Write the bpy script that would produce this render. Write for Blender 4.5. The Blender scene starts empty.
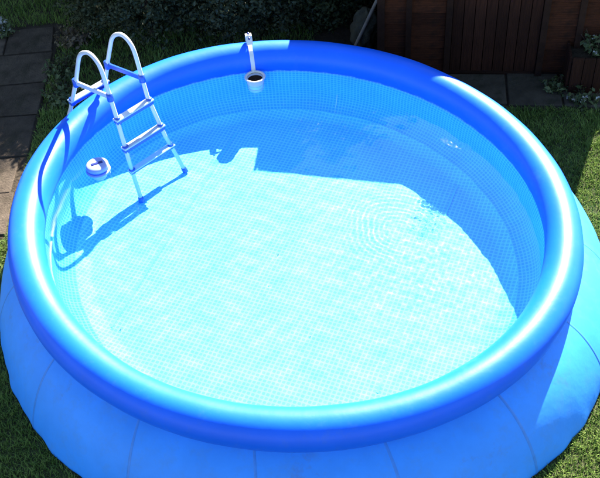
import bpy, math, random
import numpy as np
from mathutils import Vector, Matrix

rng = np.random.default_rng(7)
random.seed(7)
R = math.radians
scene = bpy.context.scene
col = scene.collection

# ------------------------------------------------------------------ camera
cam_data = bpy.data.cameras.new('camera')
cam = bpy.data.objects.new('camera', cam_data)
col.objects.link(cam)
cam_data.sensor_width = 36.0
cam_data.lens = 952.22 / 600 * 36.0
cam_data.clip_start = 0.1
cam_data.clip_end = 2000
CAM = Vector((0.0292, -4.9434, 5.3062))
RIGHT = Vector((0.99624, -0.06604, -0.05606))
UP = Vector((0.08636, 0.70732, 0.7016))
FWD = Vector((0.00668, 0.7038, -0.71036))
cam.matrix_world = Matrix(((RIGHT.x, UP.x, -FWD.x, CAM.x), (RIGHT.y, UP.y, -FWD.y, CAM.y),
                           (RIGHT.z, UP.z, -FWD.z, CAM.z), (0, 0, 0, 1)))
scene.camera = cam

# ------------------------------------------------------------------ sky and sun
SUN_EL, SUN_AZ = R(35), R(26.5)            # azimuth from +Y towards +X
SUN = Vector((math.cos(SUN_EL) * math.sin(SUN_AZ), math.cos(SUN_EL) * math.cos(SUN_AZ), math.sin(SUN_EL)))
world = bpy.data.worlds.new('World')
scene.world = world
world.use_nodes = True
wn = world.node_tree.nodes
sky = wn.new('ShaderNodeTexSky')
sky.sky_type = 'NISHITA'
sky.sun_disc = False
sky.sun_elevation = SUN_EL
sky.sun_rotation = SUN_AZ
sky.dust_density = 0.2
sky.ozone_density = 1.4
wn['Background'].inputs['Strength'].default_value = 0.060
world.node_tree.links.new(sky.outputs['Color'], wn['Background'].inputs['Color'])

sun_data = bpy.data.lights.new('sun', 'SUN')
sun_data.energy = 5.0
sun_data.angle = R(0.53)
sun_data.color = (1.0, 0.955, 0.88)
sun_data.cycles.is_caustics_light = True
sun = bpy.data.objects.new('sun', sun_data)
sun.location = (4, 5, 8)
sun.rotation_euler = SUN.to_track_quat('Z', 'Y').to_euler()
col.objects.link(sun)

scene.view_settings.view_transform = 'Standard'
scene.view_settings.look = 'None'
scene.view_settings.exposure = 2.5
scene.view_settings.gamma = 1.0
scene.render.engine = 'CYCLES'
scene.cycles.max_bounces = 12
scene.cycles.blur_glossy = 0.0
scene.cycles.transmission_bounces = 10
scene.cycles.transparent_max_bounces = 16

# ------------------------------------------------------------------ helpers
class MB:
    """collects shapes, builds ONE mesh object"""
    def __init__(s): s.v, s.f, s.uv = [], [], None
    def add(s, v, f):
        o = len(s.v)
        s.v += [tuple(p) for p in v]
        s.f += [tuple(i + o for i in q) for q in f]
    def box(s, c, size, m=None, bev=0.0):
        x, y, z = [d / 2 for d in size]
        if bev <= 0:
            v = [(-x,-y,-z),(x,-y,-z),(x,y,-z),(-x,y,-z),(-x,-y,z),(x,-y,z),(x,y,z),(-x,y,z)]
            f = [(3,2,1,0),(4,5,6,7),(0,1,5,4),(1,2,6,5),(2,3,7,6),(3,0,4,7)]
        else:                                   # chamfered box
            b = bev
            v = []
            for zz, k in ((-z, b), (-z + b, 0), (z - b, 0), (z, b)):
                v += [(-x+k,-y+k,zz),(x-k,-y+k,zz),(x-k,y-k,zz),(-x+k,y-k,zz)]
            f = [(3,2,1,0),(12,13,14,15)]
            for l in range(3):
                for i in range(4):
                    j = (i + 1) % 4
                    f.append((l*4+i, l*4+j, l*4+4+j, l*4+4+i))
        v = [Vector(p) for p in v]
        if m is not None: v = [m @ p for p in v]
        v = [p + Vector(c) for p in v]
        s.add(v, f)
    def tube(s, pts, rad, n=12, caps=True, flat=1.0):
        pts = [Vector(p) for p in pts]
        rads = rad if isinstance(rad, (list, tuple)) else [rad] * len(pts)
        V, F = [], []
        t0 = (pts[1] - pts[0]).normalized()
        a = t0.orthogonal().normalized()
        for i, p in enumerate(pts):
            if i == 0: t = pts[1] - pts[0]
            elif i == len(pts) - 1: t = pts[-1] - pts[-2]
            else: t = (pts[i+1] - pts[i]).normalized() + (pts[i] - pts[i-1]).normalized()
            t.normalize()
            a = (a - t * a.dot(t)).normalized()
            b = t.cross(a)
            for k in range(n):
                w = 2 * math.pi * k / n
                V.append(p + a * (rads[i] * math.cos(w)) + b * (rads[i] * flat * math.sin(w)))
        for i in range(len(pts) - 1):
            for k in range(n):
                k2 = (k + 1) % n
                F.append((i*n+k, i*n+k2, (i+1)*n+k2, (i+1)*n+k))
        if caps:
            F.append(tuple(reversed(range(n))))
            F.append(tuple((len(pts)-1)*n + k for k in range(n)))
        s.add(V, F)
    def lathe(s, prof, n=32, c=(0, 0, 0), closed=False):
        V, F = [], []
        for (r, z) in prof:
            for k in range(n):
                w = 2 * math.pi * k / n
                V.append((c[0] + r * math.cos(w), c[1] + r * math.sin(w), c[2] + z))
        m = len(prof)
        for i in range(m if closed else m - 1):
            i2 = (i + 1) % m
            for k in range(n):
                k2 = (k + 1) % n
                F.append((i*n+k, i*n+k2, i2*n+k2, i2*n+k))
        s.add(V, F)
    def build(s, name, mat, parent=None, smooth=False):
        me = bpy.data.meshes.new(name)
        me.from_pydata(s.v, [], s.f)
        me.update()
        return finish(name, me, mat, parent, smooth)

def finish(name, me, mat, parent=None, smooth=False):
    if smooth:
        me.polygons.foreach_set('use_smooth', [True] * len(me.polygons))
    if mat: me.materials.append(mat)
    o = bpy.data.objects.new(name, me)
    col.objects.link(o)
    if parent: o.parent = parent
    return o

def grid_mesh(name, P, mat, parent=None, smooth=True, wrap_u=False, wrap_v=False, uv=None, flip=False):
    """P: (nu, nv, 3) array of points -> quad mesh"""
    nu, nv = P.shape[:2]
    I = np.arange(nu * nv).reshape(nu, nv)
    A = I if not wrap_u else np.vstack([I, I[:1]])
    A = A if not wrap_v else np.hstack([A, A[:, :1]])
    q = np.stack([A[:-1, :-1], A[1:, :-1], A[1:, 1:], A[:-1, 1:]], -1).reshape(-1, 4)
    if flip: q = q[:, ::-1]
    me = bpy.data.meshes.new(name)
    me.vertices.add(nu * nv)
    me.vertices.foreach_set('co', np.ascontiguousarray(P, dtype=np.float32).reshape(-1))
    me.loops.add(q.size)
    me.loops.foreach_set('vertex_index', np.ascontiguousarray(q).reshape(-1).astype(np.int32))
    me.polygons.add(len(q))
    me.polygons.foreach_set('loop_start', np.arange(0, q.size, 4, dtype=np.int32))
    me.update(calc_edges=True)
    if uv is not None:          # uv per vertex (nu+wrap, nv, 2), looked up per corner
        l = me.uv_layers.new(name='UVMap')
        nU = A.shape[0]
        J = np.arange(nU * A.shape[1]).reshape(nU, A.shape[1])
        qq = np.stack([J[:-1, :-1], J[1:, :-1], J[1:, 1:], J[:-1, 1:]], -1).reshape(-1, 4)
        if flip: qq = qq[:, ::-1]
        l.data.foreach_set('uv', uv.reshape(-1, 2)[qq.reshape(-1)].astype(np.float32).reshape(-1))
    me.validate()
    return finish(name, me, mat, parent, smooth)

def tri_mesh(name, verts, tris, mat, parent=None, smooth=False):
    me = bpy.data.meshes.new(name)
    me.vertices.add(len(verts))
    me.vertices.foreach_set('co', np.ascontiguousarray(verts, dtype=np.float32).reshape(-1))
    k = tris.shape[1]
    me.loops.add(tris.size)
    me.loops.foreach_set('vertex_index', np.ascontiguousarray(tris).reshape(-1).astype(np.int32))
    me.polygons.add(len(tris))
    me.polygons.foreach_set('loop_start', np.arange(0, tris.size, k, dtype=np.int32))
    me.update(calc_edges=True)
    return finish(name, me, mat, parent, smooth)

def empty(name, loc=(0, 0, 0), rz=0.0):
    o = bpy.data.objects.new(name, None)
    o.location = loc
    o.rotation_euler = (0, 0, rz)
    o.empty_display_size = 0.1
    col.objects.link(o)
    return o

def tag(o, label=None, cat=None, group=None, kind=None):
    if label: o['label'] = label
    if cat: o['category'] = cat
    if group: o['group'] = group
    if kind: o['kind'] = kind
    return o

def caustic_receiver(*obs):
    for o in obs: o.cycles.is_caustics_receiver = True

# ------------------------------------------------------------------ materials
def new_mat(name):
    m = bpy.data.materials.new(name)
    m.use_nodes = True
    return m, m.node_tree.nodes, m.node_tree.links, m.node_tree.nodes['Principled BSDF']

def simple(name, color, rough=0.5, noise=0.0, scale=8.0, bump=0.0, bscale=60.0, spec=0.5, stretch=None, metallic=0.0, island=0.0, c2=None):
    """principled with noise colour variation, optional per-piece variation and fine bump"""
    m, n, l, b = new_mat(name)
    b.inputs['Roughness'].default_value = rough
    b.inputs['Specular IOR Level'].default_value = spec
    b.inputs['Metallic'].default_value = metallic
    tc = n.new('ShaderNodeTexCoord')
    vec = tc.outputs['Object']
    if stretch:
        mp = n.new('ShaderNodeMapping'); mp.inputs['Scale'].default_value = stretch
        l.new(vec, mp.inputs['Vector']); vec = mp.outputs['Vector']
    nz = n.new('ShaderNodeTexNoise'); nz.inputs['Scale'].default_value = scale
    nz.inputs['Detail'].default_value = 6; nz.inputs['Roughness'].default_value = 0.65
    l.new(vec, nz.inputs['Vector'])
    mix = n.new('ShaderNodeMix'); mix.data_type = 'RGBA'
    ca = [max(c * (1 - noise), 0) for c in color]
    cb = [min(c * (1 + noise), 1) for c in color] if c2 is None else c2
    mix.inputs['A'].default_value = (*ca, 1); mix.inputs['B'].default_value = (*cb, 1)
    rp = n.new('ShaderNodeMapRange'); rp.inputs['From Min'].default_value = 0.3; rp.inputs['From Max'].default_value = 0.7
    l.new(nz.outputs['Fac'], rp.inputs['Value']); l.new(rp.outputs['Result'], mix.inputs['Factor'])
    out = mix.outputs['Result']
    if island:
        g = n.new('ShaderNodeNewGeometry'); oi = n.new('ShaderNodeObjectInfo')
        ad = n.new('ShaderNodeMath'); ad.operation = 'ADD'; fr = n.new('ShaderNodeMath'); fr.operation = 'FRACT'
        l.new(g.outputs['Random Per Island'], ad.inputs[0]); l.new(oi.outputs['Random'], ad.inputs[1]); l.new(ad.outputs[0], fr.inputs[0])
        r2 = n.new('ShaderNodeMapRange'); r2.inputs['To Min'].default_value = 1 - island; r2.inputs['To Max'].default_value = 1 + island
        l.new(fr.outputs[0], r2.inputs['Value'])
        hs = n.new('ShaderNodeHueSaturation'); l.new(out, hs.inputs['Color']); l.new(r2.outputs['Result'], hs.inputs['Value'])
        out = hs.outputs['Color']
    l.new(out, b.inputs['Base Color'])
    if bump:
        nb = n.new('ShaderNodeTexNoise'); nb.inputs['Scale'].default_value = bscale; nb.inputs['Detail'].default_value = 5
        l.new(vec, nb.inputs['Vector'])
        bp = n.new('ShaderNodeBump'); bp.inputs['Strength'].default_value = 1.0; bp.inputs['Distance'].default_value = bump
        l.new(nb.outputs['Fac'], bp.inputs['Height']); l.new(bp.outputs['Normal'], b.inputs['Normal'])
    return m

def leaf_mat(name, color, c2, rough=0.45, trans=0.25, vscale=3.0):
    m, n, l, b = new_mat(name)
    tc = n.new('ShaderNodeTexCoord')
    nz = n.new('ShaderNodeTexNoise'); nz.inputs['Scale'].default_value = vscale; nz.inputs['Detail'].default_value = 4
    l.new(tc.outputs['Object'], nz.inputs['Vector'])
    g = n.new('ShaderNodeNewGeometry')
    ad = n.new('ShaderNodeMath'); ad.operation = 'MULTIPLY_ADD'; ad.inputs[1].default_value = 0.7
    l.new(g.outputs['Random Per Island'], ad.inputs[0])
    sb = n.new('ShaderNodeMath'); sb.operation = 'SUBTRACT'; sb.inputs[1].default_value = 0.35
    l.new(nz.outputs['Fac'], sb.inputs[0]); l.new(sb.outputs[0], ad.inputs[2])
    mix = n.new('ShaderNodeMix'); mix.data_type = 'RGBA'
    mix.inputs['A'].default_value = (*color, 1); mix.inputs['B'].default_value = (*c2, 1)
    l.new(ad.outputs[0], mix.inputs['Factor']); mix.clamp_factor = True
    l.new(mix.outputs['Result'], b.inputs['Base Color'])
    b.inputs['Roughness'].default_value = rough
    b.inputs['Specular IOR Level'].default_value = 0.2
    tr = n.new('ShaderNodeBsdfTranslucent'); l.new(mix.outputs['Result'], tr.inputs['Color'])
    ms = n.new('ShaderNodeMixShader'); ms.inputs[0].default_value = trans
    l.new(b.outputs[0], ms.inputs[1]); l.new(tr.outputs[0], ms.inputs[2])
    l.new(ms.outputs[0], n['Material Output'].inputs['Surface'])
    return m

def mosaic_mat(name, pitch, grout, cell, cell2):
    """small mosaic printed on vinyl; UV in metres"""
    m, n, l, b = new_mat(name)
    uv = n.new('ShaderNodeUVMap')
    nzw = n.new('ShaderNodeTexNoise'); nzw.inputs['Scale'].default_value = 2.2; nzw.inputs['Detail'].default_value = 2
    l.new(uv.outputs[0], nzw.inputs['Vector'])
    wob = n.new('ShaderNodeVectorMath'); wob.operation = 'MULTIPLY_ADD'
    wob.inputs[1].default_value = (0.012, 0.012, 0); l.new(nzw.outputs['Color'], wob.inputs[0]); l.new(uv.outputs[0], wob.inputs[2])
    sc = n.new('ShaderNodeVectorMath'); sc.operation = 'SCALE'; sc.inputs['Scale'].default_value = 1.0 / pitch
    l.new(wob.outputs[0], sc.inputs[0])
    fr = n.new('ShaderNodeVectorMath'); fr.operation = 'FRACTION'; l.new(sc.outputs[0], fr.inputs[0])
    sx = n.new('ShaderNodeVectorMath'); sx.operation = 'SUBTRACT'; sx.inputs[1].default_value = (0.5, 0.5, 0); l.new(fr.outputs[0], sx.inputs[0])
    ab = n.new('ShaderNodeVectorMath'); ab.operation = 'ABSOLUTE'; l.new(sx.outputs[0], ab.inputs[0])
    sp = n.new('ShaderNodeSeparateXYZ'); l.new(ab.outputs[0], sp.inputs[0])
    # rounded square: p-norm
    px = n.new('ShaderNodeMath'); px.operation = 'POWER'; px.inputs[1].default_value = 3; l.new(sp.outputs[0], px.inputs[0])
    py = n.new('ShaderNodeMath'); py.operation = 'POWER'; py.inputs[1].default_value = 3; l.new(sp.outputs[1], py.inputs[0])
    ad = n.new('ShaderNodeMath'); ad.operation = 'ADD'; l.new(px.outputs[0], ad.inputs[0]); l.new(py.outputs[0], ad.inputs[1])
    rt = n.new('ShaderNodeMath'); rt.operation = 'POWER'; rt.inputs[1].default_value = 1 / 3; l.new(ad.outputs[0], rt.inputs[0])
    mr = n.new('ShaderNodeMapRange'); mr.inputs['From Min'].default_value = 0.30; mr.inputs['From Max'].default_value = 0.42
    mr.inputs['To Min'].default_value = 1; mr.inputs['To Max'].default_value = 0; l.new(rt.outputs[0], mr.inputs['Value'])
    fl = n.new('ShaderNodeVectorMath'); fl.operation = 'FLOOR'; l.new(sc.outputs[0], fl.inputs[0])
    wn_ = n.new('ShaderNodeTexWhiteNoise'); wn_.noise_dimensions = '2D'; l.new(fl.outputs[0], wn_.inputs['Vector'])
    cm = n.new('ShaderNodeMix'); cm.data_type = 'RGBA'; cm.inputs['A'].default_value = (*cell, 1); cm.inputs['B'].default_value = (*cell2, 1)
    l.new(wn_.outputs['Value'], cm.inputs['Factor'])
    mx = n.new('ShaderNodeMix'); mx.data_type = 'RGBA'; mx.inputs['A'].default_value = (*grout, 1)
    l.new(cm.outputs['Result'], mx.inputs['B']); l.new(mr.outputs['Result'], mx.inputs['Factor'])
    # faint uneven fading of the print
    nf = n.new('ShaderNodeTexNoise'); nf.inputs['Scale'].default_value = 3.0; nf.inputs['Detail'].default_value = 5
    l.new(uv.outputs[0], nf.inputs['Vector'])
    m2 = n.new('ShaderNodeMapRange'); m2.inputs['From Min'].default_value = 0.3; m2.inputs['From Max'].default_value = 0.7
    m2.inputs['To Min'].default_value = 0.93; m2.inputs['To Max'].default_value = 1.05; l.new(nf.outputs['Fac'], m2.inputs['Value'])
    hs = n.new('ShaderNodeHueSaturation'); l.new(mx.outputs['Result'], hs.inputs['Color']); l.new(m2.outputs['Result'], hs.inputs['Value'])
    l.new(hs.outputs['Color'], b.inputs['Base Color'])
    b.inputs['Roughness'].default_value = 0.5
    b.inputs['Specular IOR Level'].default_value = 0.15
    return m

def add_dirt(m, color, scale, lo, hi, amount, detail=8.0, seed=0.0):
    """irregular smudges with a shape of their own over the base colour"""
    n, l = m.node_tree.nodes, m.node_tree.links
    b = n['Principled BSDF']
    src = b.inputs['Base Color'].links[0].from_socket
    tc = n.new('ShaderNodeTexCoord')
    mp = n.new('ShaderNodeMapping'); mp.inputs['Location'].default_value = (seed, seed*1.7, 0); l.new(tc.outputs['Object'], mp.inputs['Vector'])
    nz = n.new('ShaderNodeTexNoise'); nz.inputs['Scale'].default_value = scale; nz.inputs['Detail'].default_value = detail; nz.inputs['Roughness'].default_value = 0.7
    l.new(mp.outputs['Vector'], nz.inputs['Vector'])
    mr = n.new('ShaderNodeMapRange'); mr.inputs['From Min'].default_value = lo; mr.inputs['From Max'].default_value = hi
    mr.inputs['To Max'].default_value = amount; l.new(nz.outputs['Fac'], mr.inputs['Value'])
    mx = n.new('ShaderNodeMix'); mx.data_type = 'RGBA'; mx.inputs['B'].default_value = (*color, 1)
    l.new(src, mx.inputs['A']); l.new(mr.outputs['Result'], mx.inputs['Factor']); l.new(mx.outputs['Result'], b.inputs['Base Color'])

M = {}
M['ring'] = simple('ring_vinyl', (0.006, 0.125, 0.82), 0.42, 0.06, 3.0, 0.0014, 11.0, 0.30)
M['wall'] = simple('wall_vinyl', (0.032, 0.270, 0.88), 0.5, 0.09, 2.5, 0.005, 5.0, 0.35)
M['seam'] = simple('seam_vinyl', (0.032, 0.21, 0.66), 0.45, 0.10, 20.0)
PITCH = 0.031
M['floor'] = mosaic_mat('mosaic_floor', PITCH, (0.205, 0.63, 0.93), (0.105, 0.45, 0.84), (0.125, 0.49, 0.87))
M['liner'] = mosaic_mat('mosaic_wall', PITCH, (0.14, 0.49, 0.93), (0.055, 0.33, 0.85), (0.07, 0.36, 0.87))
M['white_tube'] = simple('white_enamel', (0.58, 0.60, 0.63), 0.25, 0.04, 12.0)
M['step'] = simple('white_plastic', (0.46, 0.54, 0.66), 0.4, 0.06, 10.0)
M['blue_plastic'] = simple('blue_plastic', (0.02, 0.09, 0.48), 0.35, 0.08, 10.0)
M['pale_plastic'] = simple('pale_plastic', (0.28, 0.35, 0.66), 0.35, 0.05, 10.0)
M['navy'] = simple('navy_plastic', (0.01, 0.02, 0.16), 0.4, 0.1, 10.0)
M['white_plastic'] = simple('bracket_plastic', (0.60, 0.60, 0.58), 0.35, 0.05, 20.0)
M['soil'] = simple('soil', (0.038, 0.028, 0.018), 0.95, 0.35, 5.0, 0.02, 30.0, 0.2)
M['turf'] = simple('turf_soil', (0.050, 0.055, 0.022), 0.95, 0.4, 7.0, 0.02, 40.0, 0.2)
M['slab'] = simple('concrete_slab', (0.062, 0.051, 0.036), 0.95, 0.35, 5.0, 0.006, 70.0, 0.1, island=0.16)
M['path_slab'] = simple('path_slab', (0.062, 0.047, 0.034), 0.95, 0.40, 6.0, 0.008, 60.0, 0.1, island=0.18)
M['wood'] = simple('stained_wood', (0.046, 0.0145, 0.006), 0.8, 0.45, 6.0, 0.003, 30.0, 0.12, stretch=(1, 6, 14), island=0.28)
M['door_wood'] = simple('door_wood', (0.028, 0.0105, 0.006), 0.8, 0.40, 6.0, 0.003, 30.0, 0.12, stretch=(14, 6, 1), island=0.22)
M['dark_wood'] = simple('dark_wood', (0.022, 0.010, 0.006), 0.8, 0.35, 6.0, 0.003, 30.0, 0.12, island=0.2)
M['felt'] = simple('roof_felt', (0.05, 0.05, 0.05), 0.9, 0.3, 20.0, 0.003, 200.0, 0.2)
M['iron'] = simple('iron', (0.05, 0.05, 0.055), 0.5, 0.2, 30.0, metallic=0.8)
M['stone'] = simple('grey_stone', (0.060, 0.054, 0.034), 0.95, 0.45, 7.0, 0.01, 40.0, 0.2)
M['pole'] = simple('weathered_pole', (0.20, 0.16, 0.12), 0.8, 0.25, 12.0, 0.002, 80.0, 0.3)
M['bark'] = simple('bark', (0.07, 0.05, 0.035), 0.9, 0.3, 18.0, 0.008, 60.0, 0.2)
M['hedge'] = leaf_mat('hedge_leaf', (0.014, 0.022, 0.007), (0.036, 0.046, 0.014), 0.6, 0.12)
M['bush'] = leaf_mat('bush_leaf', (0.014, 0.022, 0.008), (0.055, 0.060, 0.024), 0.6, 0.12)
M['grass'] = leaf_mat('grass_blade', (0.050, 0.112, 0.012), (0.215, 0.290, 0.065), 0.55, 0.3, 4.0)
M['weed'] = leaf_mat('weed_leaf', (0.045, 0.070, 0.025), (0.105, 0.125, 0.05), 0.5, 0.2)
M['dry'] = leaf_mat('dry_plant', (0.09, 0.07, 0.04), (0.20, 0.15, 0.09), 0.7, 0.15)
M['petal'] = leaf_mat('white_petal', (0.30, 0.30, 0.27), (0.50, 0.50, 0.46), 0.6, 0.2)
M['debris'] = simple('wet_leaf', (0.05, 0.045, 0.03), 0.6, 0.3, 60.0)

add_dirt(M['wall'], (0.10, 0.13, 0.20), 3.2, 0.60, 0.74, 0.55)
add_dirt(M['wall'], (0.06, 0.24, 0.62), 9.0, 0.50, 0.70, 0.45, seed=3.0)
add_dirt(M['ring'], (0.05, 0.16, 0.62), 7.0, 0.56, 0.74, 0.40, seed=5.0)
add_dirt(M['floor'], (0.22, 0.42, 0.60), 4.0, 0.60, 0.80, 0.35, seed=7.0)
add_dirt(M['slab'], (0.020, 0.024, 0.012), 6.0, 0.52, 0.66, 0.8, seed=2.0)
add_dirt(M['path_slab'], (0.030, 0.026, 0.016), 5.0, 0.50, 0.66, 0.8, seed=4.0)
add_dirt(M['wood'], (0.016, 0.008, 0.005), 9.0, 0.50, 0.68, 0.7, seed=1.0)

# translucent plastic cup
m, n, l, b = new_mat('frosted_plastic')
b.inputs['Base Color'].default_value = (0.80, 0.86, 0.92, 1); b.inputs['Roughness'].default_value = 0.4
tb = n.new('ShaderNodeBsdfTransparent'); tb.inputs['Color'].default_value = (0.85, 0.93, 1.0, 1)
ms = n.new('ShaderNodeMixShader'); ms.inputs[0].default_value = 0.7
l.new(tb.outputs[0], ms.inputs[1]); l.new(b.outputs[0], ms.inputs[2]); l.new(ms.outputs[0], n['Material Output'].inputs['Surface'])
M['cup'] = m
# water surface
m, n, l, b = new_mat('water_surface')
b.inputs['Base Color'].default_value = (0.90, 0.975, 1.0, 1)
b.inputs['Roughness'].default_value = 0.0
b.inputs['IOR'].default_value = 1.333
b.inputs['Transmission Weight'].default_value = 1.0
M['water'] = m

# ------------------------------------------------------------------ pool dimensions
RING, RT, ZC, ZW = 1.8744, 0.1289, 0.6554, 0.552
def ring_R(t):
    return RING + (-0.0083*np.cos(2*t) - 0.0837*np.sin(2*t) + 0.0064*np.cos(3*t) - 0.0052*np.sin(3*t)
                   - 0.0054*np.cos(4*t) - 0.0016*np.sin(4*t))
def base_xy(t):
    r = 2.2857 + (-0.0071*np.cos(2*t) - 0.0512*np.sin(2*t) - 0.0132*np.cos(4*t))
    return 0.060 + r*np.cos(t), -0.005 + r*np.sin(t)

# ------------------------------------------------------------------ setting: ground, patio, path
gm = MB()
gm.add([(-300, -300, 0), (300, -300, 0), (300, 300, 0), (-300, 300, 0)], [(0, 1, 2, 3)])
ground = tag(gm.build('ground', M['soil']), kind='structure')
lm = MB()      # lawn sheet, a shallow mat on the soil
N = 96
pts = []
for k in range(N):
    w = 2 * math.pi * k / N
    x = 4.6 * math.cos(w); y = -1.2 + 3.55 * math.sin(w)
    pts.append((x, y, 0.005))
lm.add(pts, [tuple(range(N))])
lawn = tag(lm.build('lawn', M['turf']), kind='structure')

SH_P = Vector((1.9755, 2.233, 0.0)); SH_YAW = R(-10)
SH_X = Vector((math.cos(SH_YAW), math.sin(SH_YAW), 0)); SH_N = Vector((-SH_X.y, SH_X.x, 0))
def sh(x, y=0.0, z=0.0):
    p = SH_P + SH_X * x + SH_N * y
    return Vector((p.x, p.y, z))

def slab_piece(mb_name, parent, cx, cy, sx, sy, rz, mat, h=0.03, bev=0.008):
    mb = MB()
    # slightly irregular slab outline, bevelled top
    q = [(-1, -1), (1, -1), (1, 1), (-1, 1)]
    j = [(random.uniform(-.012, .012), random.uniform(-.012, .012)) for _ in q]
    bot = [(a * sx / 2 + u, b_ * sy / 2 + v, 0) for (a, b_), (u, v) in zip(q, j)]
    tz = [random.uniform(-.003, .003) for _ in q]
    mid = [(x, y, h - bev + t) for (x, y, _), t in zip(bot, tz)]
    top = [(x * (1 - bev * 2 / sx), y * (1 - bev * 2 / sy), h + t) for (x, y, _), t in zip(bot, tz)]
    V = bot + mid + top
    F = [(8, 9, 10, 11)]
    for L in (0, 4):
        for i in range(4):
            k = (i + 1) % 4
            F.append((L + i, L + k, L + 4 + k, L + 4 + i))
    mb.add(V, F)
    o = mb.build(mb_name, mat, parent)
    o.location = (cx, cy, 0.004); o.rotation_euler = (0, 0, rz)
    return o

patio = MB()
patio.add([sh(-1.4, -0.52, 0.010), sh(1.25, -0.52, 0.010), sh(1.25, 0.06, 0.010), sh(-1.4, 0.06, 0.010)], [(0, 1, 2, 3)])
patio = tag(patio.build('patio', M['soil']), kind='structure')
xs = [-1.36, -0.86, -0.40, 0.14, 0.62, 1.08]
for r_ in range(1):
    for i in range(len(xs) - 1):
        wdt = xs[i+1] - xs[i] - 0.018
        c = sh((xs[i] + xs[i+1]) / 2, -0.245)
        slab_piece('slab', patio, c.x, c.y, wdt, 0.44 + 0.03 * (i % 2), SH_YAW + random.uniform(-.02, .02), M['slab'])

PTH_A = R(5)
pathm = MB()
pc = Vector((-2.92, 2.9, 0))
pathm.add([(-4.1, 0.6, 0.009), (-2.30, 0.6, 0.009), (-2.22, 1.9, 0.009), (-2.15, 3.75, 0.009), (-4.1, 3.9, 0.009)], [(0, 1, 2, 3, 4)])
path = tag(pathm.build('path', M['soil']), kind='structure')
y = 0.62
row = 0
while y < 3.4:
    hgt = [0.52, 0.46, 0.60, 0.50][row % 4]
    x1 = -2.27 + 0.04 * (y - 0.6)
    x = x1 - 1.7
    k = 0
    while x < x1 - 0.1:
        wd = [0.62, 0.48, 0.70, 0.55][(row * 3 + k) % 4]
        wd = min(wd, x1 - x)
        if wd > 0.15:
            slab_piece('slab', path, x + wd / 2, y + hgt / 2, wd - 0.02, hgt - 0.02, random.uniform(-.02, .02), M['path_slab'], 0.022)
        x += wd; k += 1
    y += hgt; row += 1

# ------------------------------------------------------------------ pool
NT = 720
th = np.linspace(0, 2*np.pi, NT, endpoint=False)
pool = empty('inflatable_pool', (0, 0, 0))
tag(pool, 'large round blue inflatable pool with puffy top ring, standing on the lawn', 'pool')
ct, st = np.cos(th)[:, None], np.sin(th)[:, None]
# inflated ring: slightly lumpy tube
ph = np.linspace(0, 2*np.pi, 48, endpoint=False)[None]
lump = 0.0022*np.sin(7*th+0.4) + 0.0018*np.sin(13*th+2.0) + 0.001*np.sin(29*th)
puck = (0.0016*np.sin(83*th+1.5*np.sin(5*th)) + 0.0012*np.sin(57*th+2*np.sin(3*th)) + 0.0008*np.sin(131*th))[:, None] * (np.exp(-((ph-2*np.pi+0.95)/0.30)**2) + np.exp(-((ph-np.pi-0.75)/0.28)**2))
lump = lump[:, None] + puck/RT/4
Rr = ring_R(th)[:, None] + RT*np.cos(ph)*(1+lump*4)
P = np.stack([Rr*ct, Rr*st, ZC + RT*np.sin(ph)*(1+lump*4)], -1)
grid_mesh('inflatable_ring', P, M['ring'], pool, wrap_u=True, wrap_v=True)
# outer wall: profile (fraction of the way from the ring to the base edge, height)
bx, by = base_xy(th)
sgn = 0.006*np.sin(23*th+1.0) + 0.005*np.sin(41*th) + 0.004*np.sin(67*th+2)
prof = [(0.00, 0.560), (0.10, 0.545), (0.26, 0.510), (0.44, 0.455), (0.60, 0.385), (0.74, 0.300), (0.85, 0.215), (0.93, 0.135), (0.98, 0.070), (1.0, 0.035), (0.996, 0.014), (0.975, 0.003)]
pf = np.array(prof)
# smooth resample
tt = np.linspace(0, len(pf)-1, 40)
pf = np.stack([np.interp(tt, np.arange(len(pf)), pf[:, 0]), np.interp(tt, np.arange(len(pf)), pf[:, 1])], -1)
for _ in range(3): pf[1:-1] = 0.25*pf[:-2] + 0.5*pf[1:-1] + 0.25*pf[2:]
RTOP = ring_R(th) - 0.015
def wall_pt(t, fr, z, off=0.0):
    rt = ring_R(t) - 0.015
    bx_, by_ = base_xy(t)
    x = rt*np.cos(t)*(1-fr) + bx_*fr + off*np.cos(t)
    y_ = rt*np.sin(t)*(1-fr) + by_*fr + off*np.sin(t)
    return x, y_, z
low = np.clip((0.22 - pf[:, 1]) / 0.22, 0, 1)[None] ** 1.5
fr = pf[:, 0][None]
wob = sgn[:, None] * low * 0.9
X = RTOP[:, None]*ct*(1-fr) + bx[:, None]*fr + wob*ct
Y = RTOP[:, None]*st*(1-fr) + by[:, None]*fr + wob*st
Z = np.repeat(pf[:, 1][None], NT, 0)
grid_mesh('outer_wall', np.stack([X, Y, Z], -1), M['wall'], pool, wrap_u=True, flip=True)
# welded wall seams, each a raised strip
for deg in (-12, -33.5, -55, -77, -99.5, -122, -146, -170):
    t0 = R(deg)
    hw = 0.009
    rows = []
    for f_, z_ in pf[2:36]:
        lo = max(0, (0.22 - z_) / 0.22) ** 1.5
        wv = (0.006*math.sin(23*t0+1.0) + 0.005*math.sin(41*t0) + 0.004*math.sin(67*t0+2)) * lo * 0.9
        rows.append([wall_pt(t0 + d/2.1, f_, z_ + o_*0.4, wv + o_) for d, o_ in ((-hw, 0.0005), (-hw*0.6, 0.0022), (hw*0.6, 0.0022), (hw, 0.0005))])
    grid_mesh('wall_seam', np.array(rows), M['seam'], pool, flip=False)
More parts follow.
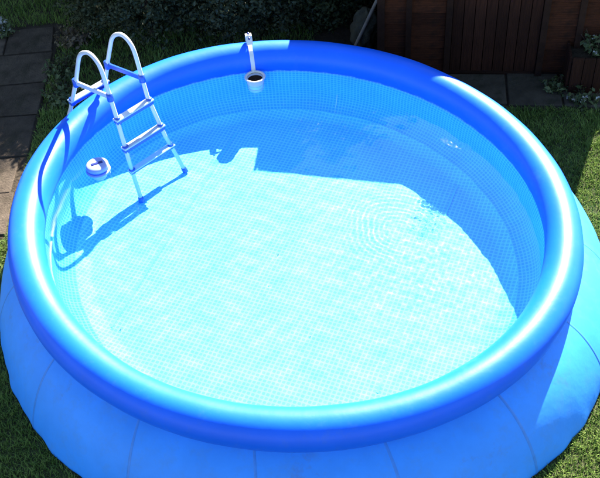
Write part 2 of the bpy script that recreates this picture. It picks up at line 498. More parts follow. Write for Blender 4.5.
# liner: wall and floor, mosaic print in metres
GA = R(65.3)
liner_prof = np.array([(-0.085, 0.572), (-0.098, 0.535), (-0.110, 0.48), (-0.116, 0.41), (-0.120, 0.34), (-0.124, 0.27), (-0.135, 0.205), (-0.175, 0.140), (-0.235, 0.090), (-0.305, 0.055), (-0.37, 0.040)])
tt = np.linspace(0, len(liner_prof)-1, 44)
lp = np.stack([np.interp(tt, np.arange(len(liner_prof)), liner_prof[:, i]) for i in (0, 1)], -1)
for _ in range(3): lp[1:-1] = 0.25*lp[:-2] + 0.5*lp[1:-1] + 0.25*lp[2:]
arc = np.concatenate([[0], np.cumsum(np.hypot(*np.diff(lp, axis=0).T))])
wrk = (0.006*np.sin(19*th+0.6) + 0.004*np.sin(37*th+1.3))[:, None] * np.clip((0.55 - lp[:, 1]) * (lp[:, 1] - 0.04) * 8, 0, 1)[None]
LR = ring_R(th)[:, None] + lp[:, 0][None] + wrk
thx = np.concatenate([th, [2*np.pi]])
ncell = round(2*np.pi*1.80/PITCH)
uv = np.stack([np.repeat((thx/(2*np.pi)*ncell*PITCH)[:, None], 44, 1), np.repeat(arc[None], NT+1, 0)], -1)
SP = 37
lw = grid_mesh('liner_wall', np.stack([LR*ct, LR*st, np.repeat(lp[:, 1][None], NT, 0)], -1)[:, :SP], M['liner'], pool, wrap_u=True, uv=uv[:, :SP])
SPLIT = 36                                  # liner rows below this belong to the floor sheet
rr_ = np.linspace(0.0, 1.0, 60)[None]
FR = np.concatenate([(ring_R(th)[:, None] + lp[-1, 0]) * rr_, LR[:, SPLIT:-1][:, ::-1]], 1)
FX, FY = FR*ct, FR*st
FZ = np.concatenate([np.repeat(lp[-1:, 1], 60), lp[SPLIT:-1, 1][::-1]])[None] + (0.0025*np.sin(5.1*FX+1.2*FY)*np.sin(4.3*FY-0.7) + 0.0012*np.sin(11.0*FX-7.0*FY+1.5*np.sin(3*FY)) + 0.0009*np.sin(17*FY+6*FX+2*np.sin(4*FX))) * np.clip((1.5-FR)*4, 0, 1)
fu = np.stack([FX*math.cos(GA)+FY*math.sin(GA), -FX*math.sin(GA)+FY*math.cos(GA)], -1)
fu = np.concatenate([fu, fu[:1]], 0)
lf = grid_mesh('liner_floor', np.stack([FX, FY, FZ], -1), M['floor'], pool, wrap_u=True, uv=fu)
caustic_receiver(lw, lf)
# welded seams of the floor sheet
g1 = Vector((math.cos(GA), math.sin(GA), 0)); g2 = Vector((-g1.y, g1.x, 0))
M['floor_seam'] = simple('floor_seam', (0.14, 0.60, 0.92), 0.5, 0.08, 15.0, spec=0.2)
for d in (-1.0, 0.92):
    L = math.sqrt(1.43**2 - d*d)
    rows = []
    for a_ in np.linspace(-L, L, 60):
        rows.append([tuple(g1*a_ + g2*(d+e_) + Vector((0, 0, z_))) for e_, z_ in ((-0.008, 0.0450), (0.008, 0.0450))])
    o = grid_mesh('floor_seam', np.array(rows), M['floor_seam'], pool, flip=True)
    caustic_receiver(o)

# ------------------------------------------------------------------ water
NR_, NTH = 330, 1000
tw = np.linspace(0, 2*np.pi, NTH, endpoint=False)
rw = np.linspace(0.002, 1.0, NR_)[None]
RW = (ring_R(tw)[:, None] + 0.072) * rw      # the sheet ends inside the inflated ring
WX, WY = RW*np.cos(tw)[:, None], RW*np.sin(tw)[:, None]
h = np.zeros_like(WX)
wr = np.random.default_rng(3)
for lam, slope, cnt in ((0.55, 0.006, 6), (0.26, 0.006, 8), (0.12, 0.005, 10)):
    for _ in range(cnt):
        a_ = wr.uniform(0, 2*np.pi); L_ = lam*wr.uniform(.75, 1.3); k_ = 2*np.pi/L_
        h += slope/k_/math.sqrt(cnt)*1.4*np.sin(k_*(WX*math.cos(a_)+WY*math.sin(a_)) + wr.uniform(0, 6.28))
# rings spreading from a splash, right of the middle
cx, cy = 0.99, 0.44
d = np.hypot(WX-cx, WY-cy)
ang_ = np.arctan2(WY-cy, WX-cx)
d = d*(1 + 0.07*np.sin(2*ang_+0.8) + 0.04*np.sin(5*ang_)) + 0.010*np.sin(9*WX+4*WY) + 0.006*np.sin(15*WY-7*WX)
h += 0.00008*np.sin(2*np.pi*d/0.046)*np.exp(-((d-0.22)/0.20)**2)*(0.55+0.45*np.cos(np.arctan2(WY-cy, WX-cx)-2.6))*np.clip(d/0.10, 0, 1)
# small choppy ripples around it
chop = 0.28 + 0.72*np.exp(-((WX-1.2)**2 + (WY-0.05)**2)/(2*0.40**2))
for _ in range(26):
    a_ = wr.uniform(0, 2*np.pi); L_ = wr.uniform(.045, .10); k_ = 2*np.pi/L_
    h += chop*0.0019/k_*np.sin(k_*(WX*math.cos(a_)+WY*math.sin(a_)) + wr.uniform(0, 6.28))
# a patch of tight ripples that throws glints
gx, gy = 1.33, 0.645
ex, ey = (WX-gx)*0.79-(WY-gy)*0.61, (WX-gx)*0.61+(WY-gy)*0.79
patch = np.exp(-(ex/0.12)**2 - (ey/0.04)**2)
for _ in range(22):
    a_ = wr.uniform(0, 2*np.pi); L_ = wr.uniform(.030, .055); k_ = 2*np.pi/L_
    h += patch*0.037/k_*np.sin(k_*(WX*math.cos(a_)+WY*math.sin(a_)) + wr.uniform(0, 6.28))
water = grid_mesh('water', np.stack([WX, WY, ZW+h], -1), M['water'], None, wrap_u=True, flip=True)
tag(water, kind='structure')
water.cycles.is_caustics_caster = True
# roughness raised over the tight ripples to bring out their sun glints
M['rippled'] = M['water'].copy(); M['rippled'].name = 'rippled_water'
M['rippled'].node_tree.nodes['Principled BSDF'].inputs['Roughness'].default_value = 0.15
water.data.materials.append(M['rippled'])
pm = (patch > 0.30)
fm = (pm & np.roll(pm, -1, 0))[:, :-1].reshape(-1)
water.data.polygons.foreach_set('material_index', fm.astype(np.int32))

# ------------------------------------------------------------------ ladder
ANG = R(42)
LW = Vector((math.cos(ANG), math.sin(ANG), 0)); LN = Vector((LW.y, -LW.x, 0))
L1 = Vector((-1.2325, 0.9110, 0))
lad = empty('pool_ladder', L1)
tag(lad, 'white tubular A-frame ladder with blue fittings straddling the pool ring', 'ladder')
def lp3(w, n_, z): return LW*w + LN*n_ + Vector((0, 0, z))
hoop = [(-0.957, 0.012), (-0.635, 0.672), (-0.482, 0.994), (-0.372, 1.215), (-0.332, 1.285), (-0.287, 1.333), (-0.235, 1.366), (-0.185, 1.384), (-0.137, 1.380), (-0.095, 1.355), (-0.065, 1.313), (-0.048, 1.240), (-0.034, 1.120), (-0.008, 0.90), (0.273, 0.062)]
def inner_n(z): return 0.273 - (z-0.062)*0.281/0.838 if z < 0.90 else -0.008 - (z-0.90)*0.12
def outer_n(z): return -0.957 + (z-0.012)*0.4838
WID = 0.31
def splay(z, side=0): return max(0.0, (0.86 - z))*(0.15, 0.04)[side]
# smooth the hoop with Catmull-Rom
def catmull(p, k=6):
    out = []
    for i in range(len(p)-1):
        p0, p1, p2, p3 = p[max(i-1, 0)], p[i], p[i+1], p[min(i+2, len(p)-1)]
        for j in range(k):
            t = j/k
            out.append(tuple(0.5*((2*p1[c])+(-p0[c]+p2[c])*t+(2*p0[c]-5*p1[c]+4*p2[c]-p3[c])*t*t+(-p0[c]+3*p1[c]-3*p2[c]+p3[c])*t**3) for c in (0, 1)))
    out.append(p[-1])
    return out
mid = catmull(hoop[2:13], 6)
path2 = [hoop[0], hoop[1]] + mid + [hoop[13], hoop[14]]
for w in (0.0, WID):
    sg_ = -1 if w == 0 else 1
    mb = MB(); mb.tube([lp3(w + sg_*splay(z, w > 0), a_, z) for a_, z in path2], 0.0165, 14)
    rail = mb.build('rail', M['white_tube'], lad, True)
    caustic_receiver(rail)
    for e0, e1 in ((hoop[0], hoop[1]), (hoop[-1], hoop[-2])):
        q = MB()
        pa, pb = lp3(w + sg_*splay(e0[1], w > 0), *e0), lp3(w + sg_*splay(e1[1], w > 0), *e1)
        d_ = (pb - pa).normalized()
        q.tube([pa - d_*0.006, pa + d_*0.05], [0.024, 0.021], 14)
        fc = q.build('foot_cap', M['blue_plastic'], rail, True)
        caustic_receiver(fc)
    # side brace with blue end brackets
    pI, pO = lp3(w, inner_n(1.06), 1.06), lp3(w, outer_n(0.975), 0.975)
    br = MB()
    dv = (pO - pI); ln = dv.length
    rot = dv.to_track_quat('X', 'Z').to_matrix()
    br.box((pI + pO)/2, (ln, 0.022, 0.040), rot, 0.004)
    brace = br.build('side_brace', M['step'] if w == 0 else M['blue_plastic'], lad)
    for p_ in (pI, pO):
        k = MB()
        k.tube([p_ - Vector((0, 0, 0.032)), p_ + Vector((0, 0, 0.032))], 0.026, 14)
        k.build('bracket', M['blue_plastic'], brace, True)
# steps, inner and outer
OV = 0.028
def step(nf, z, depth, mat_top):
    c = lp3((WID - splay(z) + splay(z, 1))/2, nf(z), z); WID_ = WID + splay(z) + splay(z, 1)
    rot = Matrix((LW, LN, Vector((0, 0, 1)))).transposed()
    top = MB(); top.box(c + Vector((0, 0, 0.012)), (WID_ + 2*OV, depth, 0.016), rot, 0.004)
    o = top.build('step', mat_top, lad)
    sk = MB(); sk.box(c - Vector((0, 0, 0.012)), (WID_ + 2*OV - 0.01, depth - 0.012, 0.03), rot, 0.004)
    s2 = sk.build('step_beam', M['blue_plastic'], o)
    pieces = [o, s2]
    for sd_ in (-0.5*WID_, 0.5*WID_):
        e_ = MB(); cc = c + LW*sd_
        e_.tube([cc + LN*(depth*0.0) - Vector((0, 0, .03)), cc - Vector((0, 0, -.03))], 0.025, 12)
        s3 = e_.build('clamp', M['blue_plastic'], o, True); pieces.append(s3)
    caustic_receiver(*pieces)
for z in (0.855, 0.635, 0.415): step(inner_n, z, 0.058, M['step'])
for z in (0.75, 0.50, 0.25): step(outer_n, z, 0.058, M['step'])

# ------------------------------------------------------------------ floating dispenser
dsp = empty('chlorine_dispenser', (-1.425, 0.708, ZW))
tag(dsp, 'pale round chlorine dispenser floating by the pool wall below the ladder', 'dispenser')
mb = MB(); mb.lathe([(0.001, 0.062), (0.055, 0.062), (0.078, 0.058), (0.086, 0.050), (0.088, 0.036), (0.086, 0.024), (0.001, 0.024)], 40)
body = mb.build('lid', M['pale_plastic'], dsp, True)
mb = MB(); mb.lathe([(0.001, 0.024), (0.080, 0.024), (0.080, 0.008), (0.001, 0.008)], 40)
o2 = mb.build('collar', M['blue_plastic'], dsp, False)
mb = MB(); mb.lathe([(0.080, 0.008), (0.092, 0.006), (0.096, -0.004), (0.090, -0.020), (0.060, -0.035), (0.055, -0.11), (0.050, -0.12), (0.001, -0.12)], 40)
o3 = mb.build('float', M['pale_plastic'], dsp, True)
mb = MB()
rot = Matrix.Rotation(R(20), 3, 'Z')
mb.box((0, 0, 0.0625), (0.09, 0.026, 0.008), rot, 0.003)
mb.build('grip_slot', M['navy'], body)
caustic_receiver(o2, o3, body)

# ------------------------------------------------------------------ skimmer basket on its bracket
SKT = math.atan2(1.67, -0.176)
sk = empty('skimmer_basket', (0, 0, 0))
tag(sk, 'white hanging skimmer basket hooked over the far pool ring', 'skimmer')
e_r = Vector((math.cos(SKT), math.sin(SKT), 0)); e_t = Vector((-e_r.y, e_r.x, 0))
rR = float(ring_R(np.array([SKT]))[0])
def ribbon(mb, pts, wd, thk):
    """flat strap through (radius, z) points, width along the tangent"""
    n_ = len(pts)
    V, F = [], []
    for i, (r_, z_) in enumerate(pts):
        a_ = pts[max(i-1, 0)]; b_ = pts[min(i+1, n_-1)]
        tx, tz = b_[0]-a_[0], b_[1]-a_[1]; L_ = math.hypot(tx, tz); nx, nz = -tz/L_, tx/L_
        w_ = wd[i] if isinstance(wd, list) else wd
        for sgn_, off in ((-1, 0), (1, 0), (1, thk), (-1, thk)):
            V.append(e_r*(r_ + nx*off) + e_t*(sgn_*w_/2) + Vector((0, 0, z_ + nz*off)))
    for i in range(n_-1):
        for k in range(4):
            k2 = (k+1) % 4
            F.append((i*4+k, i*4+k2, i*4+4+k2, i*4+4+k))
    F += [(3, 2, 1, 0), tuple((n_-1)*4+k for k in range(4))]
    mb.add(V, F)
arcp = [(rR + (RT+0.006)*math.cos(a_), ZC + (RT+0.006)*math.sin(a_)) for a_ in np.linspace(R(-5), R(182), 24)]
mb = MB(); ribbon(mb, arcp + [(rR-RT-0.010, 0.62), (rR-RT-0.012, 0.60)], 0.034, 0.006)
mb.build('hook_strap', M['white_plastic'], sk)
mb = MB(); ribbon(mb, [(rR+0.062, 0.785), (rR+0.050, 0.860), (rR-0.005, 0.868), (rR-0.055, 0.812)], 0.052, 0.010)
pl = mb.build('adjuster_plate', M['white_plastic'], sk)
for (r_, z_) in ((rR+0.020, 0.873), (rR-0.026, 0.853)):
    k = MB(); p_ = e_r*r_ + Vector((0, 0, z_)); k.tube([p_, p_ - e_r*0.006 + Vector((0, 0, 0.010))], 0.0095, 14)
    k.build('bolt_hole', M['navy'], pl, True)
ccn = e_r*(rR - RT - 0.088)
rim_z = 0.600
mb = MB(); mb.lathe([(0.074, rim_z-.005), (0.069, 0.52), (0.063, 0.425), (0.055, 0.415), (0.001, 0.413), (0.001, 0.417), (0.053, 0.419), (0.059, 0.427), (0.065, 0.52), (0.070, rim_z-.005)], 40, ccn)
cup = mb.build('cup', M['cup'], sk, True)
mb = MB(); mb.lathe([(0.068, rim_z-.010), (0.086, rim_z-.006), (0.090, rim_z+.002), (0.082, rim_z+.010), (0.068, rim_z+.005)], 40, ccn, True)
rm = mb.build('rim', M['white_plastic'], sk, True)
caustic_receiver(cup, rm)
for zz in (0.47, 0.53):
    mb = MB(); q_ = 0.066 + (zz-.47)*.055
    mb.lathe([(q_, zz-.004), (q_+.004, zz-.004), (q_+.004, zz+.004), (q_, zz+.004)], 40, ccn, True)
    o = mb.build('rib', M['white_plastic'], cup, True); caustic_receiver(o)
mb = MB(); mb.lathe([(0.066, 0.572), (0.050, 0.576), (0.001, 0.578)], 30, ccn)
o = mb.build('net', M['dark_wood'], sk, True); caustic_receiver(o)
mb = MB()
p0 = e_r*(rR-RT-0.014) + Vector((0, 0, 0.615)); mb.tube([p0, ccn + e_r*0.082 + Vector((0, 0, 0.605))], 0.012, 10)
mb.build('bracket_arm', M['white_plastic'], sk, True)

# ------------------------------------------------------------------ shed
shed = empty('garden_shed', SH_P, SH_YAW)
tag(shed, 'dark reddish brown wooden garden shed with plank walls and boarded door behind the pool', 'shed')
XL, XR, XD0, XD1 = -1.03, 1.08, -0.408, 0.425
def roof_z(x): return 1.485 + 0.065*(x + 1.42)
plank_cache = {}
def plank(x0, x1, z0, z1, y0, mat=None, name='plank', tilt=0.012):
    key = (round(x1-x0, 3), round(z1-z0, 3), tilt)
    if key not in plank_cache:
        mb = MB(); w_, h_ = x1-x0, z1-z0
        # shiplap: bottom edge proud, top edge tucked in
        V = []
        for xx in (-w_/2, w_/2):
            V += [(xx, -tilt-0.010, -h_/2), (xx, -0.010, h_/2 - 0.004), (xx, -0.006, h_/2), (xx, 0.010, h_/2), (xx, 0.010, -h_/2), (xx, -tilt-0.006, -h_/2 - 0.002)]
        F = [(0, 1, 2, 3, 4, 5), (11, 10, 9, 8, 7, 6)]
        for i in range(6):
            j = (i+1) % 6
            F.append((i, 6+i, 6+j, j))
        mb.add(V, F)
        me = bpy.data.meshes.new(name); me.from_pydata(mb.v, [], mb.f); me.update(); me.materials.append(mat or M['wood'])
        plank_cache[key] = me
    o = bpy.data.objects.new(name, plank_cache[key]); col.objects.link(o); o.parent = shed
    o.location = ((x0+x1)/2, y0 + random.uniform(-.0015, .0015), (z0+z1)/2)
    o.rotation_euler = (0, random.uniform(-.0025, .0025), 0)
    return o
PH = 0.122
for (x0, x1) in ((XL+0.05, -0.785), (-0.740, XD0-0.03), (XD1+0.03, 0.705), (0.755, XR-0.05)):
    for i in range(11):
        plank(x0, x1, 0.06 + i*PH, 0.06 + (i+1)*PH - 0.006, 0.0)
# door of upright boards
nb = 8
bwid = (XD1 - XD0 - 0.06)/nb
dme = None
for i in range(nb):
    x0 = XD0 + 0.03 + i*bwid
    if dme is None:
        mb = MB(); mb.box((0, 0, 0), (bwid-0.007, 0.022, 1.36), None, 0.004)
        dme = bpy.data.meshes.new('door_board'); dme.from_pydata(mb.v, [], mb.f); dme.update(); dme.materials.append(M['door_wood'])
    o = bpy.data.objects.new('door_board', dme); col.objects.link(o); o.parent = shed
    o.location = (x0+bwid/2, -0.012 + random.uniform(-.002, .002), 0.74)
for nm, x, wd, yy in (('corner_post', XL+0.02, 0.065, -0.012), ('batten', -0.762, 0.05, -0.020), ('door_post', XD0, 0.055, -0.024), ('door_post', XD1, 0.055, -0.024), ('batten', 0.730, 0.055, -0.020), ('corner_post', XR-0.02, 0.065, -0.012)):
    mb = MB(); mb.box((x, yy, 0.73), (wd, 0.06, 1.46), None, 0.005); mb.build(nm, M['dark_wood'], shed)
mb = MB(); mb.box((0.30, -0.036, 0.92), (0.03, 0.02, 0.14), None, 0.004); mb.build('door_handle', M['iron'], shed)
for z in (0.95, 1.22):
    mb = MB(); mb.box((XD0+0.17, -0.027, z), (0.30, 0.006, 0.035), None, 0.002); mb.build('hinge', M['iron'], shed)
# sill, inner shell, roof
mb = MB(); mb.box(((XL+XR)/2, 0.02, 0.03), (XR-XL, 0.07, 0.055), None, 0.005); mb.build('sill', M['dark_wood'], shed)
mb = MB()
V = [(XL+.01, 0.025, 0.0), (XR-.01, 0.025, 0.0), (XR-.01, 1.5, 0.0), (XL+.01, 1.5, 0.0)]
V += [(x, y_, roof_z(x)-0.05) for x, y_, _ in V]
mb.add(V, [(3,2,1,0), (4,5,6,7), (0,1,5,4), (1,2,6,5), (2,3,7,6), (3,0,4,7)])
mb.build('wall_shell', M['dark_wood'], shed)
mb = MB()
xa, xb, ya, yb = -1.43, XR+0.03, -0.05, 1.6
V = [(xa, ya, roof_z(xa)-.05), (xb, ya, roof_z(xb)-.05), (xb, yb, roof_z(xb)-.05), (xa, yb, roof_z(xa)-.05)]
V += [(x, y_, z+.05) for x, y_, z in V]
mb.add(V, [(3,2,1,0), (4,5,6,7), (0,1,5,4), (1,2,6,5), (2,3,7,6), (3,0,4,7)])
mb.build('roof', M['felt'], shed)
mb = MB()
V = [(xa-.012, ya, 1.14), (xa-.012, yb, 1.14), (xa-.012, yb, roof_z(xa)+.004), (xa-.012, ya, roof_z(xa)+.004)]
V += [(x-.022, y_, z) for x, y_, z in V]
mb.add(V, [(0,1,2,3), (7,6,5,4), (0,4,5,1), (1,5,6,2), (2,6,7,3), (3,7,4,0)])
mb.build('fascia_board', M['dark_wood'], shed)

# ------------------------------------------------------------------ plants
def leaf_cloud(pts, nrm, size, rs, aspect=0.55):
    """one folded leaf (4 tris) per point"""
    n_ = len(pts)
    nrm = nrm + rs.normal(0, 0.55, (n_, 3)); nrm /= np.linalg.norm(nrm, axis=1)[:, None]
    a_ = np.cross(nrm, rs.normal(0, 1, (n_, 3))); a_ /= np.linalg.norm(a_, axis=1)[:, None] + 1e-9
    b_ = np.cross(nrm, a_)
    sz = size*rs.uniform(.65, 1.35, (n_, 1))
    v0 = pts - a_*sz*.5
    v1 = pts + a_*sz*.5 - nrm*sz*.12
    v2 = pts + b_*sz*aspect*.5 + nrm*sz*.12
    v3 = pts - b_*sz*aspect*.5 + nrm*sz*.12
    V = np.stack([v0, v3, v1, v2], 1).reshape(-1, 3)
    i = np.arange(n_)[:, None]*4
    T = np.concatenate([i + np.array([[0, 1, 2]]), i + np.array([[0, 2, 3]])], 0)
    return V, T

def shrub(name, label, cat, base, size, nclump, leaves, lsize, mat, seed, group=None, clump_r=0.17):
    """dense shrub: twigs from a short trunk to many leaf clumps over an uneven ellipsoid body"""
    rs = np.random.default_rng(seed)
    root = empty(name, base)
    tag(root, label, cat, group)
    sx, sy, sz = size
    cl = []
    while len(cl) < nclump:
        q = rs.normal(0, 1, 3); q /= np.linalg.norm(q)
        rad = rs.uniform(0.70, 1.03)
        p_ = np.array([q[0]*sx*rad, q[1]*sy*rad, sz*0.5 + q[2]*sz*0.5*rad])
        # squarer body: push low parts out
        if p_[2] < sz*0.5: p_[:2] *= 1.12
        if p_[2] > 0.05: cl.append(p_)
    cl = np.array(cl)
    pts, nr = [], []
    for p_ in cl:
        r_ = clump_r*rs.uniform(.6, 1.35)
        k = rs.normal(0, 1, (leaves, 3)); k /= np.linalg.norm(k, axis=1)[:, None]
        k *= rs.uniform(.35, 1, (leaves, 1))**.6
        pts.append(p_ + k*r_*np.array([1, 1, .8])); nr.append(k + np.array([0, 0, .35]))
    pts = np.concatenate(pts); nr = np.concatenate(nr)
    ok = pts[:, 2] > 0.02
    V, T = leaf_cloud(pts[ok], nr[ok], lsize, rs)
    tri_mesh('foliage', V, T, mat, root)
    mb = MB()
    mb.tube([(0, 0, 0), (0.01, 0.01, sz*.35), (0, 0.02, sz*.6)], [0.05, 0.035, 0.02], 8)
    for p_ in cl[::max(1, nclump//28)]:
        s_ = Vector((0, 0.01, sz*rs.uniform(.15, .5)))
        e2 = Vector(p_)*0.92
        mb.tube([s_, (s_+e2)/2 + Vector((0, 0, 0.05)), e2], [0.014, 0.009, 0.004], 5)
    mb.build('trunk', M['bark'], root)
    return root

shrub('evergreen_shrub', 'dense dark evergreen shrub directly behind the ladder', 'shrub', (-1.22, 3.42, 0), (0.72, 0.52, 1.42), 230, 100, 0.042, M['bush'], 11, 'shrubs behind the pool')
shrub('evergreen_shrub', 'dark leafy shrub behind the pool between the ladder and the skimmer basket', 'shrub', (-0.15, 3.36, 0), (0.70, 0.50, 1.35), 220, 100, 0.042, M['bush'], 12, 'shrubs behind the pool')
shrub('evergreen_shrub', 'darkest shrub, beside the leaning pole left of the shed', 'shrub', (0.48, 3.40, 0), (0.42, 0.45, 1.30), 150, 90, 0.042, M['hedge'], 13, 'shrubs behind the pool')
shrub('evergreen_shrub', 'dark shrub filling the gap between the leaning pole and the shed', 'shrub', (0.98, 3.75, 0), (0.50, 0.42, 1.25), 150, 90, 0.042, M['hedge'], 15, 'shrubs behind the pool')
shrub('unseen_hedge', 'tall dark hedge added out of view beyond the top edge to shade the garden', 'hedge', (-1.3, 6.3, 0), (3.7, 0.8, 3.1), 420, 120, 0.075, M['hedge'], 14, None, 0.36)  # unseen hedge, added to cast shade over the far left ground

def unseen_tree(label, base, hgt, rad, seed):  # unseen trees, added to keep pale sky reflections off the water
    rs = np.random.default_rng(seed)
    root = empty('unseen_tree', base)
    tag(root, label, 'tree', 'added trees out of view')
    mb = MB()
    mb.tube([(0, 0, 0), (0.05, 0.03, hgt*.3), (0.0, 0.1, hgt*.6), (0.06, 0.05, hgt*.9)], [0.22, 0.17, 0.10, 0.03], 10)
    pts = []; nr = []
    for i in range(150):
        q = rs.normal(0, 1, 3); q /= np.linalg.norm(q); k = rs.uniform(.45, 1.0)
        zz = hgt*(0.60 + 0.40*q[2]*k)
        p_ = np.array([q[0]*rad*k, q[1]*rad*k, zz])
        if i % 6 == 0:
            s_ = Vector((0.02, 0.04, zz*rs.uniform(.55, .8))); e2 = Vector(p_)
            mb.tube([s_, (s_+e2)/2 + Vector((0, 0, .15)), e2], [0.06, 0.04, 0.012], 6)
        r_ = rs.uniform(.45, .85)
        d_ = rs.normal(0, 1, (190, 3)); d_ /= np.linalg.norm(d_, axis=1)[:, None]; d_ *= rs.uniform(.2, 1, (190, 1))**.6
        pts.append(p_ + d_*r_); nr.append(d_ + np.array([0, 0, .3]))
    mb.build('trunk', M['bark'], root)
    V, T = leaf_cloud(np.concatenate(pts), np.concatenate(nr), 0.17, rs)
    tri_mesh('crown', V, T, M['hedge'], root)
unseen_tree('tall leafy tree added out of view to block sky reflections, left of the other trees', (-4.4, 10.0, 0), 11.5, 2.5, 41)
unseen_tree('tall leafy tree added out of view to block sky reflections, between its two neighbours', (-1.6, 10.8, 0), 12.5, 2.3, 42)
unseen_tree('tall leafy tree added out of view to block sky reflections, behind the left end of the shed', (1.9, 14.0, 0), 12.0, 1.8, 43)
unseen_tree('shorter leafy tree added out of view to block sky reflections, behind the right end of the shed', (5.0, 14.0, 0), 9.0, 1.8, 44)

def tuft_plant(name, label, base, n_, hgt, spread, mat, seed, flowers=0, fmat=None, cat='plant', lsize=0.05):
    rs = np.random.default_rng(seed)
    root = empty(name, base)
    tag(root, label, cat)
    pts = []; nr = []; tops = []
    mb = MB()
    for i in range(n_):
        a_ = rs.uniform(0, 6.28); r_ = spread*rs.uniform(0, 1)**.6; hh = hgt*rs.uniform(.45, 1)
        s_ = Vector((r_*.35*math.cos(a_), r_*.35*math.sin(a_), 0)); e2 = Vector((r_*math.cos(a_), r_*math.sin(a_), hh))
        mb.tube([s_, (s_+e2)/2 + Vector((0, 0, hh*.12)), e2], [0.004, 0.003, 0.0015], 4)
        tops.append(e2)
        for j in range(7):
            q = s_.lerp(e2, 0.25 + 0.75*j/7) + Vector(rs.normal(0, .02, 3))
            q.z = max(q.z, 0.012)
            pts.append(q); nr.append((math.cos(a_)*.4, math.sin(a_)*.4, .8))
    mb.build('stem', M['bark'], root)
    V, T = leaf_cloud(np.array(pts), np.array(nr), lsize, rs)
    tri_mesh('foliage', V, T, mat, root)
    if flowers:
        fp = []; fn = []
        for i in range(flowers):
            t_ = tops[rs.integers(len(tops))]
            for _ in range(6): fp.append(np.array(t_) + rs.normal(0, .012, 3)); fn.append((0, 0, 1))
        V, T = leaf_cloud(np.array(fp), np.array(fn), 0.022, rs, 0.8)
        tri_mesh('blossom', V, T, fmat, root)
    return root

tuft_plant('flowering_plant', 'clump of pale blossoms at the far left edge of the path', (-2.76, 3.60, 0.01), 40, 0.13, 0.15, M['weed'], 21, 26, M['petal'])
tuft_plant('flowering_plant', 'small dry plant with faded heads beside the dark shrub left of the ladder', (-1.96, 3.30, 0.01), 40, 0.24, 0.20, M['dry'], 22, 26, M['dry'])
tuft_plant('ground_plant', 'low trailing plant where the path meets the pool below the ladder', (-2.0, 2.45, 0.01), 40, 0.12, 0.26, M['weed'], 23)
tuft_plant('ground_plant', 'low green plant between the path and the shrub', (-2.02, 2.85, 0.01), 34, 0.14, 0.24, M['weed'], 24)
tuft_plant('ground_plant', 'low weed at the right end of the paving by the wooden planter', (2.50, 1.90, 0.01), 24, 0.13, 0.14, M['weed'], 25)
tuft_plant('flowering_plant', 'small plant with white blossoms in front of the wooden planter', (2.70, 1.70, 0.01), 22, 0.14, 0.16, M['weed'], 26, 5, M['petal'])
tuft_plant('flowering_plant', 'leafy plant with tiny white blossoms growing out of the wooden planter', (2.86, 1.98, 0.30), 40, 0.26, 0.20, M['weed'], 27, 5, M['petal'])

# ------------------------------------------------------------------ planter, pole, stone
plt = empty('wooden_planter', (2.86, 1.96, 0), R(-10))
tag(plt, 'low reddish wooden planter box at the right end of the shed', 'planter')
for sgn_y in (-1, 1):
    for i in range(5):
        mb = MB(); mb.box((-0.20 + i*0.10, sgn_y*0.17, 0.20), (0.093, 0.022, 0.40 + random.uniform(-.008, .008)), None, 0.004)
        mb.build('board', M['door_wood'], plt)
for sgn_x in (-1, 1):
    for i in range(3):
        mb = MB(); mb.box((sgn_x*0.262, -0.105 + i*0.105, 0.20), (0.022, 0.098, 0.39), None, 0.004)
        mb.build('board', M['door_wood'], plt)
mb = MB(); mb.box((0, 0, 0.17), (0.49, 0.31, 0.34)); mb.build('soil_fill', M['soil'], plt)

mb = MB(); mb.tube([(0.735, 2.74, 0.0), (0.80, 2.745, 0.15), (0.99, 2.755, 0.58), (1.16, 2.77, 1.0)], [0.017, 0.017, 0.016, 0.015], 10)
tag(mb.build('garden_pole', M['pole'], None, True), 'thin weathered pole leaning behind the pool left of the shed', 'pole')
# standing stone: rough block
rs = np.random.default_rng(5)
u_ = np.linspace(0, 2*np.pi, 26, endpoint=False); v_ = np.linspace(-1, 1, 18)
PX = np.zeros((26, 18, 3))
for j, vv in enumerate(v_):
    rad = (1-abs(vv)**3)**.5 if abs(vv) < 1 else 0.02
    for i, uu in enumerate(u_):
        q = 1 + 0.14*math.sin(3*uu+vv*3) + 0.09*math.sin(5*uu-4*vv) + 0.06*math.sin(9*uu+7*vv) + rs.uniform(-.05, .05)
        PX[i, j] = (0.12*rad*q*math.cos(uu) + 0.02*vv, 0.09*rad*q*math.sin(uu), 0.22 + 0.22*vv + 0.02*math.sin(4*uu))
o = grid_mesh('standing_stone', PX, M['stone'], None, wrap_u=True)
o.location = (0.875, 2.84, 0); o.rotation_euler = (0, 0, R(-15))
tag(o, 'rough olive grey stone in the shade beside the leaning pole', 'stone')

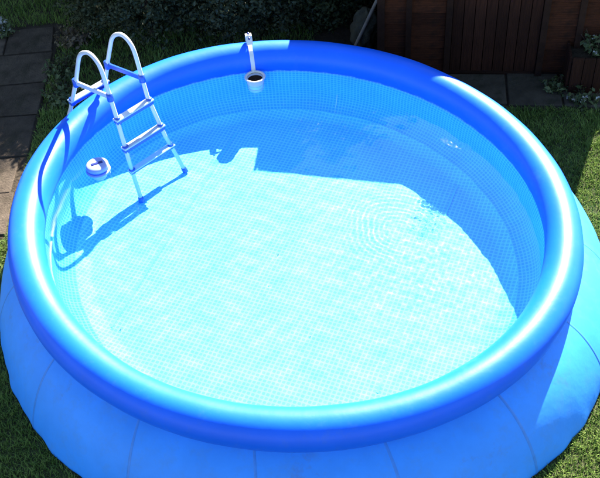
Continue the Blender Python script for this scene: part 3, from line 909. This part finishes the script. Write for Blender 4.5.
# ------------------------------------------------------------------ grass
def grass_field(name, label, keep, x0, x1, y0, y1, dens, hgt, seed):
    rs = np.random.default_rng(seed)
    n_ = int((x1-x0)*(y1-y0)*dens)
    x = rs.uniform(x0, x1, n_); y = rs.uniform(y0, y1, n_)
    ok = keep(x, y); x, y = x[ok], y[ok]; n_ = len(x)
    cl = 0.5 + 0.5*np.sin(x*9+np.sin(y*7)*2)*np.sin(y*8+1.3*np.sin(x*5))
    cl2 = 0.5 + 0.5*np.sin(x*31+2*np.sin(y*23))*np.sin(y*29+2*np.sin(x*19))
    hh = hgt*rs.uniform(.35, 1.3, n_)*(0.45+0.5*cl+0.7*cl2); a_ = rs.uniform(0, 6.28, n_); wd = rs.uniform(.0035, .0075, n_)
    ln = hh*rs.uniform(.25, 1.2, n_)
    dx, dy = np.cos(a_), np.sin(a_)
    V = np.zeros((n_, 5, 3))
    for k, (f_, lf_, wf) in enumerate(((0, 0, 1), (0, 0, -1), (.6, .35, .8), (.6, .35, -.8), (1, 1, 0))):
        V[:, k, 0] = x + dx*ln*lf_ - dy*wd*wf*.5; V[:, k, 1] = y + dy*ln*lf_ + dx*wd*wf*.5; V[:, k, 2] = 0.004 + hh*f_
    i = np.arange(n_)[:, None]*5
    T = np.concatenate([i+np.array([[0, 1, 3]]), i+np.array([[0, 3, 2]]), i+np.array([[2, 3, 4]])], 0)
    o = tri_mesh(name, V.reshape(-1, 3), T, M['grass'])
    tag(o, label, 'grass', kind='stuff')
def off_pool(x, y):
    t = np.arctan2(y+0.005, x-0.060)
    bx_, by_ = base_xy(t)
    return np.hypot(x-0.060, y+0.005) > np.hypot(bx_-0.060, by_+0.005) + 0.005
def off_path(x, y): return (x > -2.26 + 0.04*(y-0.6)) | (y < 0.58)
def off_patio(x, y):
    lx = (x-SH_P.x)*SH_X.x + (y-SH_P.y)*SH_X.y; ly = (x-SH_P.x)*SH_N.x + (y-SH_P.y)*SH_N.y
    return ~((ly > -0.50) & (lx > -1.5) & (lx < 1.15))
grass_field('grass', 'short patchy green lawn grass around the pool', lambda x, y: off_pool(x, y) & off_path(x, y) & off_patio(x, y) & (np.hypot(x, y) < 4.2), -3.0, 3.9, -2.6, 2.25, 11000, 0.034, 31)
grass_field('grass', 'shaded rough grass beside the path and shrubs', lambda x, y: off_pool(x, y) & off_patio(x, y) & ((x > -2.20 + 0.04*(y-2.2)) | (y > 3.72)) , -3.6, 0.4, 2.0, 5.4, 4500, 0.05, 32)

# ------------------------------------------------------------------ specks on the pool floor
for i, (x, y, s_) in enumerate(((-1.227, -0.64, 0.009), (-0.095, -0.058, 0.011), (0.084, -0.842, 0.007))):
    mb = MB()
    mb.add([(-s_, 0, 0), (0, -s_*.45, .002), (s_, 0, .0015), (0, s_*.45, .003), (0, 0, .006)], [(0, 1, 4), (1, 2, 4), (2, 3, 4), (3, 0, 4), (3, 2, 1, 0)])
    o = mb.build('leaf_fragment', M['debris'])
    o.location = (x, y, 0.0445); o.rotation_euler = (0, 0, i*1.3)
    caustic_receiver(o)
    tag(o, ['tiny dark leaf fragment on the left of the pool floor', 'tiny dark leaf fragment in the middle of the pool floor', 'tiny dark leaf fragment on the pool floor nearest the camera'][i], 'leaf', 'leaf fragments on the pool floor')
